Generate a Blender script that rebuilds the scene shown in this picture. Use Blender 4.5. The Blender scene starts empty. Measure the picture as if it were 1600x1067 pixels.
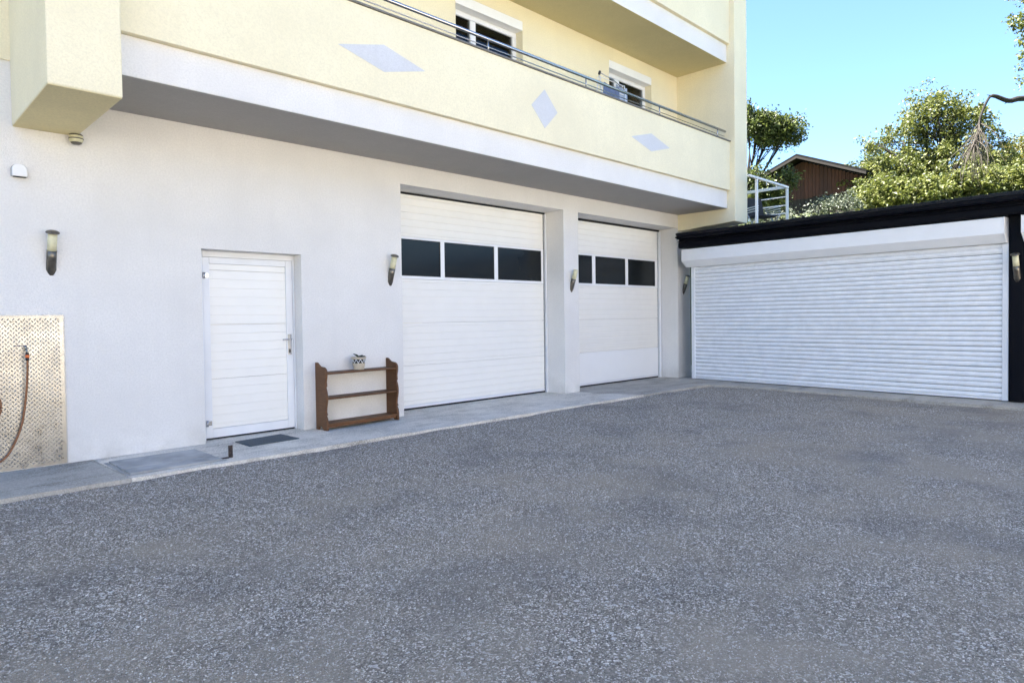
import bpy, bmesh, math, random
import numpy as np
from mathutils import Vector, Matrix
sc = bpy.context.scene
COL = sc.collection
R = math.radians

# ------------------------------------------------------------------ camera, sky, sun, exposure
cam_d = bpy.data.cameras.new("camera")
cam_d.sensor_width = 36.0
cam_d.lens = 1039.6 * 36.0 / 1600.0
cam_d.shift_y = -13.66 / 1600.0
cam_d.clip_start = 0.05
cam_d.clip_end = 3000
cam = bpy.data.objects.new("camera", cam_d)
COL.objects.link(cam)
_yaw, _pit, _rol = R(44.969), R(-1.3395), R(0.7678)
_f = Vector((math.sin(_yaw) * math.cos(_pit), math.cos(_yaw) * math.cos(_pit), math.sin(_pit)))
_r = Vector((math.cos(_yaw), -math.sin(_yaw), 0))
_d = _f.cross(_r)
_c, _s = math.cos(_rol), math.sin(_rol)
_right = _c * _r + _s * _d
_down = -_s * _r + _c * _d
_m = Matrix((_right, -_down, -_f)).transposed().to_4x4()
_m.translation = Vector((0, -7.851, 1.4))
cam.matrix_world = _m
sc.camera = cam

SUN_AZ, SUN_EL = R(-38.0), R(57.0)          # azimuth clockwise from +Y
world = bpy.data.worlds.new("World")
sc.world = world
world.use_nodes = True
_wn = world.node_tree.nodes
_sky = _wn.new('ShaderNodeTexSky')
_sky.sky_type = 'NISHITA'
_sky.sun_disc = False
_sky.sun_elevation = SUN_EL
_sky.sun_rotation = SUN_AZ
_sky.altitude = 400
_sky.air_density = 1.0
_sky.dust_density = 0.5
_sky.ozone_density = 7.0
world.node_tree.links.new(_sky.outputs[0], _wn['Background'].inputs[0])
_wn['Background'].inputs[1].default_value = 0.05

sun_d = bpy.data.lights.new("sun", 'SUN')
sun_d.energy = 5.0
sun_d.angle = R(0.5)
sun_d.color = (1.0, 0.94, 0.84)
sun = bpy.data.objects.new("sun", sun_d)
COL.objects.link(sun)
_sd = Vector((math.sin(SUN_AZ) * math.cos(SUN_EL), math.cos(SUN_AZ) * math.cos(SUN_EL), math.sin(SUN_EL)))
sun.rotation_euler = _sd.to_track_quat('Z', 'Y').to_euler()
sun.location = _sd * 60

sc.view_settings.view_transform = 'Standard'
sc.view_settings.look = 'None'
sc.view_settings.gamma = 1.0
sc.view_settings.exposure = 3.2
sc.view_settings.use_curve_mapping = False
sc.cycles.use_denoising = True
sc.cycles.max_bounces = 10
sc.cycles.diffuse_bounces = 6

# ------------------------------------------------------------------ materials
def nt(name):
    m = bpy.data.materials.new(name)
    m.use_nodes = True
    return m, m.node_tree.nodes, m.node_tree.links, m.node_tree.nodes['Principled BSDF']

def texco(n, l, kind='Object'):
    t = n.new('ShaderNodeTexCoord')
    return t.outputs[kind]

def noise(n, l, vec, scale, detail=4, rough=0.55):
    t = n.new('ShaderNodeTexNoise')
    t.inputs['Scale'].default_value = scale
    t.inputs['Detail'].default_value = detail
    t.inputs['Roughness'].default_value = rough
    l.new(vec, t.inputs['Vector'])
    return t.outputs['Fac']

def ramp(n, l, fac, stops):
    r = n.new('ShaderNodeValToRGB')
    cr = r.color_ramp
    while len(cr.elements) < len(stops):
        cr.elements.new(0.5)
    for e, (p, c) in zip(cr.elements, stops):
        e.position = p
        e.color = (c[0], c[1], c[2], 1) if not isinstance(c, float) else (c, c, c, 1)
    l.new(fac, r.inputs[0])
    return r.outputs[0]

def mixc(n, l, a, b, fac, mode='MIX'):
    m = n.new('ShaderNodeMix')
    m.data_type = 'RGBA'
    m.blend_type = mode
    def put(sock, v):
        if isinstance(v, bpy.types.NodeSocket): l.new(v, sock)
        elif isinstance(v, (int, float)): sock.default_value = v
        else: sock.default_value = (v[0], v[1], v[2], 1)
    put(m.inputs[0], fac); put(m.inputs[6], a); put(m.inputs[7], b)
    return m.outputs[2]

def bump(n, l, bsdf, h, strength, dist):
    b = n.new('ShaderNodeBump')
    b.inputs['Strength'].default_value = strength
    b.inputs['Distance'].default_value = dist
    l.new(h, b.inputs['Height'])
    l.new(b.outputs[0], bsdf.inputs['Normal'])

def worldpos(n, l, scale=None):
    g = n.new('ShaderNodeNewGeometry')
    if scale is None:
        return g.outputs['Position']
    m = n.new('ShaderNodeMapping')
    m.inputs['Scale'].default_value = scale
    l.new(g.outputs['Position'], m.inputs[0])
    return m.outputs[0]

def plain(name, col, rough=0.5, metal=0.0, var=0.06, vscale=4.0, bstr=0.0, bscale=60, spec=0.5):
    m, n, l, b = nt(name)
    p = worldpos(n, l)
    c2 = [max(0, c * (1 - 2 * var)) for c in col]
    f = noise(n, l, p, vscale, 5)
    l.new(mixc(n, l, col, c2, ramp(n, l, f, [(0.35, 0.0), (0.7, 1.0)])), b.inputs['Base Color'])
    rr = n.new('ShaderNodeMapRange')
    rr.inputs['To Min'].default_value = max(0.02, rough - 0.06)
    rr.inputs['To Max'].default_value = min(1, rough + 0.08)
    l.new(noise(n, l, p, vscale * 6, 3), rr.inputs[0])
    l.new(rr.outputs[0], b.inputs['Roughness'])
    b.inputs['Metallic'].default_value = metal
    b.inputs['Specular IOR Level'].default_value = spec
    if bstr:
        bump(n, l, b, noise(n, l, p, bscale, 3), bstr, 0.01)
    return m

def stucco(name, col, dirt=(0.45, 0.43, 0.38)):
    m, n, l, b = nt(name)
    p = worldpos(n, l)
    grain = noise(n, l, p, 52, 6, 0.75)
    blot = noise(n, l, p, 1.1, 6, 0.6)
    streak = noise(n, l, worldpos(n, l, (5, 5, 0.35)), 1.0, 5, 0.6)
    c = mixc(n, l, col, [x * 0.90 for x in col], ramp(n, l, blot, [(0.38, 0.0), (0.68, 1.0)]))
    c = mixc(n, l, c, [x * 0.84 for x in col], ramp(n, l, grain, [(0.42, 0.0), (0.68, 0.9)]))
    # splashed dirt in the lowest hand's breadth of the wall, and faint rain streaks
    s = n.new('ShaderNodeSeparateXYZ'); l.new(worldpos(n, l), s.inputs[0])
    mr = n.new('ShaderNodeMapRange')
    mr.inputs['From Min'].default_value = 0.0; mr.inputs['From Max'].default_value = 0.35
    mr.inputs['To Min'].default_value = 1.0; mr.inputs['To Max'].default_value = 0.0
    l.new(s.outputs['Z'], mr.inputs[0])
    mu = n.new('ShaderNodeMath'); mu.operation = 'MULTIPLY'
    l.new(mr.outputs[0], mu.inputs[0]); l.new(ramp(n, l, noise(n, l, p, 3.0, 5), [(0.40, 0.0), (0.75, 0.7)]), mu.inputs[1])
    c = mixc(n, l, c, dirt, mu.outputs[0])
    c = mixc(n, l, c, [x * 0.86 for x in col], ramp(n, l, streak, [(0.55, 0.0), (0.8, 0.45)]))
    l.new(c, b.inputs['Base Color'])
    b.inputs['Roughness'].default_value = 0.92
    b.inputs['Specular IOR Level'].default_value = 0.25
    bump(n, l, b, noise(n, l, p, 85, 5, 0.7), 0.7, 0.006)
    return m

M = {}
M['white_wall'] = stucco('white_stucco', (0.825, 0.80, 0.765))
M['yellow_wall'] = stucco('yellow_stucco', (0.89, 0.81, 0.585))
M['blue_grey'] = stucco('blue_grey_paint', (0.67, 0.672, 0.69))
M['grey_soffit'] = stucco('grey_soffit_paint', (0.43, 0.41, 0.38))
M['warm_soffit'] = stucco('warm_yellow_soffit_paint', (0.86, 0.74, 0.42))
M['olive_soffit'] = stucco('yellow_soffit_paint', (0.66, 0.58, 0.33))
M['door_white'] = plain('white_door_paint', (0.88, 0.86, 0.81), 0.42, var=0.012, vscale=5)
M['new_white'] = plain('new_white_panel', (0.90, 0.90, 0.90), 0.3, var=0.01)
M['frame_white'] = plain('white_frame', (0.80, 0.81, 0.83), 0.35, var=0.03)
M['roller_white'] = plain('white_aluminium_slats', (0.86, 0.875, 0.90), 0.32, var=0.05, vscale=7, bstr=0.15, bscale=18)
M['box_white'] = plain('white_aluminium_box', (0.88, 0.89, 0.91), 0.4, var=0.02)
M['rubber'] = plain('black_rubber_seal', (0.012, 0.012, 0.013), 0.7)
M['navy'] = plain('navy_black_metal', (0.0025, 0.0028, 0.006), 0.5, var=0.05, spec=0.12)
M['navy_lip'] = plain('navy_gutter_lip', (0.006, 0.007, 0.012), 0.4, var=0.2, spec=0.25)
M['steel'] = plain('stainless_steel', (0.52, 0.52, 0.54), 0.22, metal=1.0)
M['dark_steel'] = plain('dark_bronze_metal', (0.20, 0.18, 0.15), 0.32, metal=0.8, var=0.2, vscale=20)
M['lens'] = plain('cream_lamp_lens', (0.74, 0.69, 0.45), 0.5, var=0.1, vscale=30)
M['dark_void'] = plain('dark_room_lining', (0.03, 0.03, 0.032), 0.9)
M['roofing'] = plain('grey_roofing_sheet', (0.10, 0.10, 0.105), 0.7, var=0.2)
M['stone_cap'] = plain('speckled_granite_cap', (0.22, 0.21, 0.19), 0.6, var=0.3, vscale=120)
M['rust'] = plain('rusty_iron', (0.06, 0.042, 0.035), 0.8, var=0.4, vscale=60, bstr=0.4)
M['mat'] = plain('slate_blue_mat', (0.095, 0.115, 0.125), 0.95, var=0.15, vscale=80, bstr=0.6, bscale=300)
M['hose'] = plain('brown_orange_hose', (0.30, 0.125, 0.05), 0.5, var=0.15)
M['orange'] = plain('orange_plastic', (0.85, 0.20, 0.05), 0.4)
M['black_plastic'] = plain('black_plastic', (0.015, 0.015, 0.016), 0.4)
M['brass'] = plain('dull_brass', (0.45, 0.42, 0.36), 0.35, metal=1.0)
M['blue_lever'] = plain('blue_lever', (0.05, 0.07, 0.16), 0.5)
M['vent_white'] = plain('white_plastic', (0.82, 0.82, 0.82), 0.35, var=0.01)
M['grey_zinc'] = plain('galvanised_steel', (0.42, 0.43, 0.44), 0.4, metal=0.8)
M['pot'] = plain('cream_glazed_pot', (0.62, 0.53, 0.40), 0.5, var=0.12, vscale=25)
M['pot_black'] = plain('black_pot_band', (0.012, 0.012, 0.014), 0.45)
M['soil'] = plain('potting_soil', (0.03, 0.022, 0.015), 0.95)
M['plant'] = plain('dark_green_leaf', (0.02, 0.035, 0.018), 0.45, var=0.3, vscale=30)
M['shirt'] = plain('blue_grey_cloth', (0.15, 0.19, 0.30), 0.9, var=0.2, vscale=14, bstr=0.4, bscale=12)
M['pale_shirt'] = plain('pale_blue_cloth', (0.42, 0.48, 0.60), 0.9, var=0.15, vscale=14, bstr=0.4, bscale=12)
M['curtain'] = plain('deep_blue_cloth', (0.02, 0.04, 0.14), 0.9, var=0.3, vscale=9)
M['brown_curtain'] = plain('brown_cloth', (0.16, 0.12, 0.08), 0.9, var=0.3, vscale=9)
M['white_rail'] = plain('white_painted_steel', (0.80, 0.80, 0.78), 0.4, var=0.05)
M['bark'] = plain('grey_brown_bark', (0.017, 0.014, 0.012), 0.9, var=0.35, vscale=14, bstr=1.0, bscale=40)
M['pale_twig'] = plain('pale_dead_twig', (0.085, 0.072, 0.060), 0.9, var=0.3, vscale=12)
M['barn_roof'] = plain('weathered_grey_roof', (0.012, 0.012, 0.0115), 0.9, var=0.25, vscale=6, spec=0.08)
M['slat_dark'] = plain('dark_chair_fabric', (0.022, 0.024, 0.028), 0.8)

def tinted_glass(name, col, rough):
    m, n, l, b = nt(name)
    p = worldpos(n, l)
    f = noise(n, l, worldpos(n, l, (0.8, 0.8, 1.6)), 2.0, 4)
    l.new(mixc(n, l, col, [c * 1.5 for c in col], f), b.inputs['Base Color'])
    b.inputs['Roughness'].default_value = rough
    b.inputs['Specular IOR Level'].default_value = 0.28
    return m
M['dark_pane'] = tinted_glass('smoked_acrylic_pane', (0.007, 0.009, 0.010), 0.2)

def clear_glass(name):
    m, n, l, b = nt(name)
    n.remove(b)
    out = n['Material Output']
    tr = n.new('ShaderNodeBsdfTransparent'); tr.inputs[0].default_value = (0.55, 0.58, 0.60, 1)
    gl = n.new('ShaderNodeBsdfGlossy'); gl.inputs['Roughness'].default_value = 0.02
    fr = n.new('ShaderNodeFresnel'); fr.inputs[0].default_value = 1.45
    mx = n.new('ShaderNodeMixShader')
    l.new(fr.outputs[0], mx.inputs[0]); l.new(tr.outputs[0], mx.inputs[1]); l.new(gl.outputs[0], mx.inputs[2])
    l.new(mx.outputs[0], out.inputs[0])
    return m
M['glass'] = clear_glass('window_glass')

def wood(name, a, c, axis_scale, scale=1.0, rough=0.55, stain=None):
    m, n, l, b = nt(name)
    p = worldpos(n, l, axis_scale)
    f = noise(n, l, p, scale, 7, 0.65)
    col = ramp(n, l, f, [(0.3, a), (0.55, [(x + y) / 2 for x, y in zip(a, c)]), (0.72, c)])
    isl = n.new('ShaderNodeObjectInfo')
    col = mixc(n, l, col, [x * 0.55 for x in a], ramp(n, l, isl.outputs['Random'], [(0.0, 0.0), (1.0, 0.75)]))
    l.new(col, b.inputs['Base Color'])
    b.inputs['Roughness'].default_value = rough
    bump(n, l, b, f, 0.35, 0.004)
    return m
M['shelf_wood'] = wood('brown_varnished_wood', (0.125, 0.048, 0.013), (0.25, 0.112, 0.040), (9, 9, 40), 1.0, 0.6)
M['barn_wood'] = wood('red_brown_planks', (0.032, 0.009, 0.0045), (0.082, 0.027, 0.0125), (14, 14, 1.2), 1.0, 0.85)
M['barn_low'] = wood('dark_grey_planks', (0.010, 0.008, 0.007), (0.026, 0.021, 0.018), (14, 14, 1.2), 1.0, 0.9)

def concrete(name='worn_concrete', g=1.0):
    m, n, l, b = nt(name)
    p = worldpos(n, l)
    blot = noise(n, l, p, 1.6, 7, 0.65)
    fine = noise(n, l, p, 140, 3, 0.7)
    agg = n.new('ShaderNodeTexVoronoi'); agg.inputs['Scale'].default_value = 95; l.new(p, agg.inputs['Vector'])
    base = ramp(n, l, blot, [(0.28, (0.33, 0.325, 0.31)), (0.5, (0.48, 0.475, 0.46)), (0.72, (0.60, 0.595, 0.58))])
    stain = ramp(n, l, noise(n, l, worldpos(n, l, (0.7, 2.2, 1)), 1.3, 6, 0.7), [(0.50, 0.0), (0.68, 0.85)])
    base = mixc(n, l, base, (0.24, 0.23, 0.21), stain)
    base = mixc(n, l, base, (0.20, 0.20, 0.20), ramp(n, l, fine, [(0.45, 0.0), (0.8, 0.5)]))
    sp = ramp(n, l, agg.outputs['Color'], [(0.6, 0.0), (0.62, 0.5)])
    base = mixc(n, l, base, (0.66, 0.66, 0.67), sp)
    base = mixc(n, l, base, (g * 1.08, g, g * 0.88), 1.0, 'MULTIPLY')
    l.new(base, b.inputs['Base Color'])
    b.inputs['Roughness'].default_value = 0.9
    bump(n, l, b, fine, 0.5, 0.006)
    return m
M['concrete'] = concrete('worn_concrete', 0.85)
M['new_concrete'] = concrete('pale_exposed_concrete', 1.3)
M['slab'] = plain('grey_cast_slab', (0.50, 0.485, 0.46), 0.9, var=0.22, vscale=3, bstr=0.4, bscale=90)

def gravel_ground():
    m, n, l, b = nt('grey_gravel_ground')
    p = worldpos(n, l)
    v = n.new('ShaderNodeTexVoronoi'); v.inputs['Scale'].default_value = 125; l.new(p, v.inputs['Vector'])
    v2 = n.new('ShaderNodeTexVoronoi'); v2.inputs['Scale'].default_value = 55; l.new(p, v2.inputs['Vector'])
    sx = n.new('ShaderNodeSeparateColor'); l.new(v.outputs['Color'], sx.inputs[0])
    sx2 = n.new('ShaderNodeSeparateColor'); l.new(v2.outputs['Color'], sx2.inputs[0])
    c = ramp(n, l, sx.outputs[0], [(0.0, (0.14, 0.124, 0.104)), (0.50, (0.31, 0.274, 0.230)), (0.84, (0.50, 0.443, 0.376)), (0.90, (0.77, 0.71, 0.63)), (0.94, (0.93, 0.88, 0.81))])
    c = mixc(n, l, c, (0.75, 0.73, 0.70), ramp(n, l, sx2.outputs[1], [(0.965, 0.0), (0.97, 0.9)]))
    wp = n.new('ShaderNodeSeparateXYZ'); l.new(p, wp.inputs[0])
    wy = n.new('ShaderNodeMapRange'); wy.inputs['From Min'].default_value = -1.8; wy.inputs['From Max'].default_value = -4.6
    wy.inputs['To Min'].default_value = -0.10; wy.inputs['To Max'].default_value = 0.05
    l.new(wp.outputs['Y'], wy.inputs[0])
    wa = n.new('ShaderNodeMath'); wa.operation = 'ADD'
    l.new(noise(n, l, p, 0.8, 8, 0.72), wa.inputs[0]); l.new(wy.outputs[0], wa.inputs[1])
    dirt = ramp(n, l, wa.outputs[0], [(0.46, 0.0), (0.66, 0.78)])
    c = mixc(n, l, c, (0.42, 0.362, 0.288), dirt)
    dark = ramp(n, l, noise(n, l, p, 0.9, 5, 0.6), [(0.34, 0.35), (0.5, 0.0)])
    c = mixc(n, l, c, (0.14, 0.14, 0.15), dark)
    # unseen ground behind the viewer: gravel extended for bounce light, rough meadow beyond
    sp3 = n.new('ShaderNodeSeparateXYZ'); l.new(p, sp3.inputs[0])
    wob = noise(n, l, p, 0.8, 4)
    def edge(sock, lo, hi):
        a = n.new('ShaderNodeMapRange'); a.inputs['From Min'].default_value = lo; a.inputs['From Max'].default_value = hi
        w = n.new('ShaderNodeMath'); w.operation = 'ADD'; l.new(sock, w.inputs[0]); l.new(wob, w.inputs[1])
        l.new(w.outputs[0], a.inputs[0]); return a.outputs[0]
    e1, e2 = edge(sp3.outputs['Y'], -24.4, -24.9), edge(sp3.outputs['X'], -17.5, -17.9)
    mxx = n.new('ShaderNodeMath'); mxx.operation = 'MAXIMUM'; l.new(e1, mxx.inputs[0]); l.new(e2, mxx.inputs[1])
    mead = ramp(n, l, noise(n, l, p, 2.0, 6, 0.7), [(0.3, (0.05, 0.065, 0.02)), (0.7, (0.15, 0.15, 0.06))])
    c = mixc(n, l, c, mead, mxx.outputs[0])
    l.new(c, b.inputs['Base Color'])
    b.inputs['Roughness'].default_value = 0.95
    b.inputs['Specular IOR Level'].default_value = 0.2
    bump(n, l, b, v.outputs['Distance'], 0.9, 0.012)
    return m
M['gravel'] = gravel_ground()

def stone_chip():
    m, n, l, b = nt('gravel_chip')
    g = n.new('ShaderNodeNewGeometry')
    p = worldpos(n, l)
    c = ramp(n, l, g.outputs['Random Per Island'], [(0.0, (0.12, 0.105, 0.088)), (0.45, (0.29, 0.256, 0.214)), (0.80, (0.48, 0.425, 0.36)), (0.90, (0.76, 0.70, 0.63)), (0.95, (0.95, 0.91, 0.85))])
    wp = n.new('ShaderNodeSeparateXYZ'); l.new(p, wp.inputs[0])
    wy = n.new('ShaderNodeMapRange'); wy.inputs['From Min'].default_value = -1.8; wy.inputs['From Max'].default_value = -4.6
    wy.inputs['To Min'].default_value = -0.10; wy.inputs['To Max'].default_value = 0.05
    l.new(wp.outputs['Y'], wy.inputs[0])
    wa = n.new('ShaderNodeMath'); wa.operation = 'ADD'
    l.new(noise(n, l, p, 0.8, 8, 0.72), wa.inputs[0]); l.new(wy.outputs[0], wa.inputs[1])
    dirt = ramp(n, l, wa.outputs[0], [(0.46, 0.0), (0.70, 0.55)])
    c = mixc(n, l, c, (0.44, 0.38, 0.302), dirt)
    dark = ramp(n, l, noise(n, l, p, 0.9, 5, 0.6), [(0.34, 0.3), (0.5, 0.0)])
    c = mixc(n, l, c, (0.12, 0.115, 0.108), dark)
    l.new(c, b.inputs['Base Color'])
    b.inputs['Roughness'].default_value = 0.85
    b.inputs['Specular IOR Level'].default_value = 0.3
    return m
M['chip'] = stone_chip()

def checker_plate():
    m, n, l, b = nt('aluminium_tread_plate')
    p = worldpos(n, l)
    f = noise(n, l, p, 3.0, 5)
    l.new(ramp(n, l, f, [(0.3, (0.31, 0.30, 0.28)), (0.7, (0.47, 0.455, 0.425))]), b.inputs['Base Color'])
    b.inputs['Metallic'].default_value = 1.0
    rr = ramp(n, l, noise(n, l, p, 12, 4), [(0.3, 0.24), (0.7, 0.42)])
    l.new(rr, b.inputs['Roughness'])
    return m
M['tread'] = checker_plate()

def grass():
    m, n, l, b = nt('meadow_grass')
    p = worldpos(n, l)
    l.new(ramp(n, l, noise(n, l, p, 2.5, 7, 0.7), [(0.3, (0.035, 0.055, 0.015)), (0.7, (0.10, 0.12, 0.035))]), b.inputs['Base Color'])
    b.inputs['Roughness'].default_value = 0.95
    bump(n, l, b, noise(n, l, p, 25, 4), 1.0, 0.05)
    return m
M['grass'] = grass()

def leaf(name, dark, mid, light, trans=0.30):
    m, n, l, b = nt(name)
    n.remove(b)
    g = n.new('ShaderNodeNewGeometry')
    c = ramp(n, l, g.outputs['Random Per Island'], [(0.0, dark), (0.5, mid), (1.0, light)])
    d = n.new('ShaderNodeBsdfPrincipled'); d.inputs['Roughness'].default_value = 0.5
    l.new(c, d.inputs['Base Color'])
    t = n.new('ShaderNodeBsdfTranslucent')
    l.new(mixc(n, l, c, (0.6, 0.7, 0.1), 0.06, 'MIX'), t.inputs[0])
    mx = n.new('ShaderNodeMixShader'); mx.inputs[0].default_value = trans
    l.new(d.outputs[0], mx.inputs[1]); l.new(t.outputs[0], mx.inputs[2])
    l.new(mx.outputs[0], n['Material Output'].inputs[0])
    return m
M['leaf_green'] = leaf('bright_green_leaf', (0.020, 0.034, 0.007), (0.085, 0.105, 0.020), (0.215, 0.225, 0.070))
M['leaf_dark'] = leaf('deep_green_leaf', (0.012, 0.024, 0.006), (0.042, 0.066, 0.014), (0.130, 0.155, 0.046))
M['leaf_yellow'] = leaf('yellowing_leaf', (0.050, 0.048, 0.008), (0.125, 0.108, 0.016), (0.23, 0.19, 0.045))
M['leaf_grey'] = leaf('grey_green_leaf', (0.04, 0.055, 0.035), (0.09, 0.11, 0.08), (0.17, 0.19, 0.15), 0.2)

# ------------------------------------------------------------------ mesh helpers
class MB:
    def __init__(s): s.v = []; s.f = []; s.sm = []
    def add(s, v, f, smooth=False):
        o = len(s.v); s.v += [tuple(p) for p in v]; s.f += [tuple(i + o for i in q) for q in f]; s.sm += [smooth] * len(f); return s
    def box(s, x0, x1, y0, y1, z0, z1):
        v = [(x0,y0,z0),(x1,y0,z0),(x1,y1,z0),(x0,y1,z0),(x0,y0,z1),(x1,y0,z1),(x1,y1,z1),(x0,y1,z1)]
        return s.add(v, [(0,3,2,1),(4,5,6,7),(0,1,5,4),(1,2,6,5),(2,3,7,6),(3,0,4,7)])
    def prism_x(s, prof, x0, x1, smooth=False, caps=True):          # prof: (y,z) loop
        n = len(prof)
        v = [(x0, y, z) for y, z in prof] + [(x1, y, z) for y, z in prof]
        s.add(v, [(i, (i + 1) % n, n + (i + 1) % n, n + i) for i in range(n)], smooth)
        if caps: s.add(v, [tuple(range(n - 1, -1, -1)), tuple(range(n, 2 * n))])
        return s
    def prism_y(s, prof, y0, y1):                                    # prof: (x,z) loop
        n = len(prof)
        v = [(x, y0, z) for x, z in prof] + [(x, y1, z) for x, z in prof]
        return s.add(v, [(i, n + i, n + (i + 1) % n, (i + 1) % n) for i in range(n)] + [tuple(range(n)), tuple(range(2 * n - 1, n - 1, -1))])
    def prism_z(s, prof, z0, z1):
        n = len(prof)
        v = [(x, y, z0) for x, y in prof] + [(x, y, z1) for x, y in prof]
        return s.add(v, [(i, (i + 1) % n, n + (i + 1) % n, n + i) for i in range(n)] + [tuple(range(n - 1, -1, -1)), tuple(range(n, 2 * n))])
    def tube(s, pts, r, n=8, caps=True):
        pts = [Vector(p) for p in pts]
        rs = r if isinstance(r, (list, tuple)) else [r] * len(pts)
        v = []
        up = Vector((0.013, 0.021, 1))
        for i, p in enumerate(pts):
            t = (pts[min(i + 1, len(pts) - 1)] - pts[max(i - 1, 0)]).normalized()
            a = t.cross(up)
            if a.length < 0.05: a = t.cross(Vector((1, 0.1, 0)))
            a.normalize(); b = t.cross(a)
            for k in range(n):
                th = 2 * math.pi * k / n
                v.append(p + rs[i] * (math.cos(th) * a + math.sin(th) * b))
        f = []
        for i in range(len(pts) - 1):
            for k in range(n):
                f.append((i * n + k, (i + 1) * n + k, (i + 1) * n + (k + 1) % n, i * n + (k + 1) % n))
        s.add(v, f, True)
        if caps: s.add(v, [tuple(range(n)), tuple(range(len(v) - 1, len(v) - n - 1, -1))])
        return s
    def lathe(s, prof, n=24, c=(0, 0, 0)):                           # prof: (r,z)
        v = []
        for r, z in prof:
            for k in range(n):
                th = 2 * math.pi * k / n
                v.append((c[0] + r * math.cos(th), c[1] + r * math.sin(th), c[2] + z))
        f = []
        for i in range(len(prof) - 1):
            for k in range(n):
                f.append((i * n + k, i * n + (k + 1) % n, (i + 1) * n + (k + 1) % n, (i + 1) * n + k))
        return s.add(v, f, True)
    def build(s, name, mat, parent=None, bevel=0.0, seg=2):
        me = bpy.data.meshes.new(name)
        me.from_pydata(s.v, [], s.f)
        me.polygons.foreach_set('use_smooth', s.sm)
        me.materials.append(mat)
        bm = bmesh.new(); bm.from_mesh(me)
        bmesh.ops.remove_doubles(bm, verts=bm.verts, dist=1e-5)
        bmesh.ops.recalc_face_normals(bm, faces=bm.faces)
        bm.to_mesh(me); bm.free()
        o = bpy.data.objects.new(name, me)
        COL.objects.link(o)
        if parent: o.parent = parent
        if bevel:
            b = o.modifiers.new('bevel', 'BEVEL'); b.width = bevel; b.segments = seg; b.limit_method = 'ANGLE'; b.angle_limit = R(40)
        return o

def np_mesh(name, verts, faces, mat, parent=None, smooth=False):
    k = faces.shape[1]
    me = bpy.data.meshes.new(name)
    me.vertices.add(len(verts)); me.vertices.foreach_set('co', verts.astype(np.float32).ravel())
    me.loops.add(faces.size); me.loops.foreach_set('vertex_index', faces.astype(np.int32).ravel())
    me.polygons.add(len(faces))
    me.polygons.foreach_set('loop_start', (np.arange(len(faces)) * k).astype(np.int32))
    me.polygons.foreach_set('loop_total', np.full(len(faces), k, np.int32))
    me.polygons.foreach_set('use_smooth', np.full(len(faces), smooth))
    me.materials.append(mat); me.update(calc_edges=True); me.validate()
    o = bpy.data.objects.new(name, me); COL.objects.link(o)
    if parent: o.parent = parent
    return o

def tag(o, label=None, cat=None, group=None, kind=None):
    if label: o['label'] = label
    if cat: o['category'] = cat
    if group: o['group'] = group
    if kind: o['kind'] = kind
    return o

def empty(name, loc, rz=0.0, label=None, cat=None, group=None):
    o = bpy.data.objects.new(name, None); COL.objects.link(o)
    o.empty_display_size = 0.2
    o.location = loc; o.rotation_euler = (0, 0, rz)
    return tag(o, label, cat, group)

def copy_tree(o, parent=None):
    c = o.copy(); COL.objects.link(c)
    if parent: c.parent = parent
    for ch in list(o.children): copy_tree(ch, c)
    return c

def holed_wall(mb, x0, x1, z0, z1, y, holes):
    """front sheet facing -y with openings (hx0,hx1,hz0,hz1,depth) and their reveals"""
    xs = sorted({x0, x1, *[h[0] for h in holes], *[h[1] for h in holes]})
    zs = sorted({z0, z1, *[h[2] for h in holes], *[h[3] for h in holes]})
    for a, b in zip(xs, xs[1:]):
        for c, d in zip(zs, zs[1:]):
            mx, mz = (a + b) / 2, (c + d) / 2
            if any(h[0] < mx < h[1] and h[2] < mz < h[3] for h in holes): continue
            mb.add([(a, y, c), (b, y, c), (b, y, d), (a, y, d)], [(0, 1, 2, 3)])
    for hx0, hx1, hz0, hz1, dp in holes:
        mb.add([(hx0, y, hz0), (hx0, y, hz1), (hx0, y + dp, hz1), (hx0, y + dp, hz0)], [(0, 1, 2, 3)])
        mb.add([(hx1, y, hz0), (hx1, y + dp, hz0), (hx1, y + dp, hz1), (hx1, y, hz1)], [(0, 1, 2, 3)])
        mb.add([(hx0, y, hz1), (hx1, y, hz1), (hx1, y + dp, hz1), (hx0, y + dp, hz1)], [(0, 1, 2, 3)])
        if hz0 > z0 + 1e-4:
            mb.add([(hx0, y, hz0), (hx0, y + dp, hz0), (hx1, y + dp, hz0), (hx1, y, hz0)], [(0, 1, 2, 3)])

rnd = random.Random(7)
rng = np.random.default_rng(11)

# ------------------------------------------------------------------ ground
def yard_z(x, y):
    return -0.035 + 0.010 * np.sin(x * 0.9 + 1.3) * np.cos(y * 1.1) + 0.006 * np.sin(2.3 * x - 1.7 * y) + 0.003 * np.sin(6.1 * x + 4.7 * y)
gx = np.concatenate([[-900, -400, -180, -90, -50, -30, -20, -15, -10, -7, -5], np.arange(-4, 13.6, 0.16), [15, 18, 24, 36, 60, 120, 300, 900]])
gy = np.concatenate([[-900, -400, -180, -90, -50, -30, -20, -15, -12], np.arange(-10, 0.1, 0.16), [2, 6, 10, 20, 40, 90, 200, 500, 900]])
GX, GY = np.meshgrid(gx, gy, indexing='ij')
near = np.clip(1 - np.maximum(np.abs(GX - 4.5) - 9.5, 0) / 3, 0, 1) * np.clip(1 - np.maximum(np.abs(GY + 5) - 5, 0) / 3, 0, 1)
GZ = -0.035 + (yard_z(GX, GY) + 0.035) * near
nx, ny = len(gx), len(gy)
idx = np.arange(nx * ny).reshape(nx, ny)
gf = np.stack([idx[:-1, :-1], idx[1:, :-1], idx[1:, 1:], idx[:-1, 1:]], -1).reshape(-1, 4)
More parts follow.
